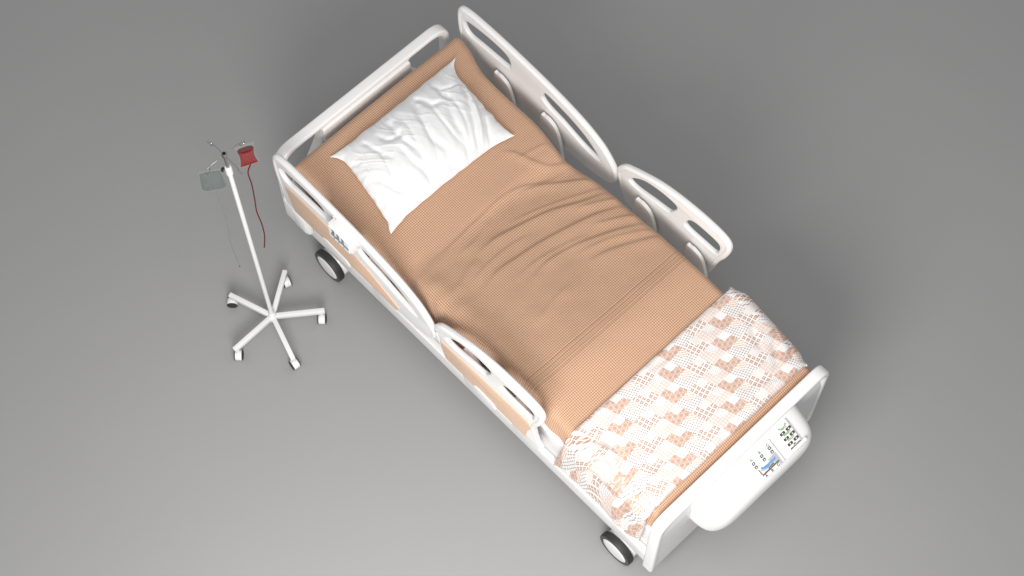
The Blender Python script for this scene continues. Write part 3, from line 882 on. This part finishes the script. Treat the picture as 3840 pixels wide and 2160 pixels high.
for (eu, ev), axd in ends:
    c0 = Vector((SU, SV, 0)); d = (Vector((eu, ev, 0)) - c0); ln = d.length; d.normalize()
    bm = bmesh.new()
    box(bm, .014, ln + .006, -.0098, .0098, .066, .089, .0012, 2)
    mt = Matrix.Translation(c0) @ Matrix.Rotation(math.atan2(d.y, d.x), 4, 'Z')
    bmesh.ops.transform(bm, matrix=mt, verts=bm.verts); leg = part('leg', bm, 'steelw', st)
    a = R(axd) - PSI; ax = Vector((math.cos(a), math.sin(a), 0)); fw = Vector((-ax.y, ax.x, 0))
    cc = c0 + d * (ln - .010) + Vector((0, 0, .0225))
    # the wheel trails to the lower side of its arm, as in a real castor
    tr = fw if fw.dot(Vector((.72, -.69, 0))) > 0 else -fw
    if abs(axd) in (0,): pass
    cc = cc + tr * .010
    bm = bmesh.new()
    lathe(bm, [(0, -.0135), (.0215, -.0135), (.0222, -.0125), (.0222, .0125), (.0215, .0135), (0, .0135)], cc, ax, 32)
    tube(bm, [(c0 + d * (ln - .010)) + Vector((0, 0, .030)), (c0 + d * (ln - .010)) + Vector((0, 0, .067))], .006, 12)
    cs_ = part('castor', bm, 'steelw', leg)
    for k in (-1, 1):
        bm = bmesh.new(); lathe(bm, [(0, .0138), (.0205, .0138), (.0225, .0152), (.0225, .0170), (.0195, .0180), (0, .0180)], cc, ax * k, 32)
        bm2 = part('wheel', bm, 'rubber', leg)

# ---------------------------------------------------------------- bags on the hooks
def bag(bm, c, wdir, W_, z0, z1, prof, thick, mi=0, n=28, m=26, tilt=0):
    """pouch: width profile along its height (t: 0 top, 1 bottom), lens-shaped section"""
    wd = Vector((math.cos(wdir), math.sin(wdir), 0)); nd = Vector((-wd.y, wd.x, 0)); rings = []
    for i in range(n + 1):
        t = i / n; ww = W_ * prof(t); tt = thick(t); z = z0 + (z1 - z0) * t
        rings.append([bm.verts.new(Vector(c) + wd * (ww / 2 * math.copysign(abs(math.cos(q)) ** .75, math.cos(q))) + nd * (tt / 2 * math.copysign(abs(math.sin(q)) ** .9, math.sin(q)) + tilt * t) + Vector((0, 0, z)))
                      for q in [2 * PI * k / m + .001 for k in range(m)]])
    for i in range(n):
        for k in range(m):
            f = bm.faces.new((rings[i][k], rings[i][(k + 1) % m], rings[i + 1][(k + 1) % m], rings[i + 1][k])); f.material_index = mi
    f = bm.faces.new(rings[0]); f.material_index = mi; f = bm.faces.new(rings[-1]); f.material_index = mi
    return rings
# red one, on the hook that points towards the bed
bu, bv = .189, -.712
bl = thing('blood_bag', 'small flat bag of red blood with red tube hanging from the drip stand', 'blood bag', (bu, bv, 1.30))
wd = R(20.7) - PSI; Wd = Vector((math.cos(wd), math.sin(wd), 0)); Nd = Vector((-Wd.y, Wd.x, 0))
bm = bmesh.new(); r_ = bag(bm, (bu, bv, 0), wd, .060, 1.398, 1.292, lambda t: 1 - .20 * math.sin(PI * min(1, t * .95)) + .14 * t, lambda t: .020 * (1 - t ** 3) + .003)
o = part('blood', bm, 'blood', bl, 40)
bm = bmesh.new(); bag(bm, (bu, bv, 0), wd, .0585, 1.4005, 1.3985, lambda t: 1, lambda t: .021, n=2); part('blood_surface', bm, 'blood_top', bl, 40, label='dark red level')
bm = bmesh.new(); bag(bm, (bu, bv, 0), wd, .074, 1.434, 1.287, lambda t: 1 - .12 * math.sin(PI * t), lambda t: .0015 + .026 * math.sin(PI * min(1, t * 1.05)) if t < .95 else .0016, n=30)
part('bag_film', bm, 'film', bl, 40)
bc = Vector((bu, bv, 0))
bm = bmesh.new(); tube(bm, [bc + Wd * .004 + Vector((0, 0, 1.300)), bc + Wd * .004 + Vector((0, 0, 1.288))], .0032, 12); tube(bm, [bc - Wd * .008 + Vector((0, 0, 1.300)), bc - Wd * .008 + Vector((0, 0, 1.286))], .0020, 10)
part('port', bm, 'film', bl)
TUBE_R = [(0, 0, 0), (0.1840, -0.7237, 1.237), (0.1846, -0.7223, 1.150), (0.1831, -0.7259, 1.042), (0.1810, -0.7307, 0.939), (0.1831, -0.7259, 0.842), (0.1826, -0.7271, 0.739), (0.1774, -0.7393, 0.645)]
bm = bmesh.new(); tube(bm, smooth_path([bc + Wd * .004 + Vector((0, 0, 1.290))] + [Vector(p) for p in TUBE_R[1:]], 6), .0025, 10); part('tube', bm, 'blood_tube', bl)
# clear one
su, sv = .188, -.868
sb = thing('saline_bag', 'clear grey green infusion bag with thin clear tube hanging from the drip stand', 'infusion bag', (su, sv, 1.30))
wd2 = R(11.4) - PSI; W2 = Vector((math.cos(wd2), math.sin(wd2), 0))
bm = bmesh.new(); bag(bm, (su, sv, 0), wd2, .074, 1.428, 1.302, lambda t: 1 + .20 * t - .30 * max(0, t - .8) ** 2 * 25, lambda t: .003 + .034 * math.sin(PI * min(1, .05 + t * .97) ** 1.5))
part('fluid', bm, 'saline', sb, 40)
bm = bmesh.new(); bag(bm, (su, sv, 0), wd2, .077, 1.440, 1.299, lambda t: 1 + .22 * t - .30 * max(0, t - .8) ** 2 * 25, lambda t: .0015 + .038 * math.sin(PI * min(1, t * .98) ** 1.3), n=30)
part('bag_film', bm, 'film', sb, 40)
sc_ = Vector((su, sv, 0))
bm = bmesh.new(); tube(bm, [sc_ + W2 * .006 + Vector((0, 0, 1.306)), sc_ + W2 * .006 + Vector((0, 0, 1.286))], .003, 12); tube(bm, [sc_ - W2 * .007 + Vector((0, 0, 1.306)), sc_ - W2 * .007 + Vector((0, 0, 1.290))], .002, 10)
part('port', bm, 'film', sb)
TUBE_S = [(0.1900, -0.8649, 1.239), (0.1913, -0.8628, 1.120), (0.1895, -0.8657, 1.006), (0.1853, -0.8722, 0.874), (0.1870, -0.8696, 0.759), (0.1881, -0.8679, 0.675)]
bm = bmesh.new(); tube(bm, smooth_path([sc_ + W2 * .006 + Vector((0, 0, 1.292))] + [Vector(p) for p in TUBE_S], 6), .0018, 8); part('tube', bm, 'clear_tube', sb)
bm = bmesh.new(); tube(bm, [Vector(TUBE_S[-1]) + Vector((0, 0, .004)), Vector(TUBE_S[-1]) + Vector((0, 0, -.006))], .002, 8); part('tube_tip', bm, 'black', sb)
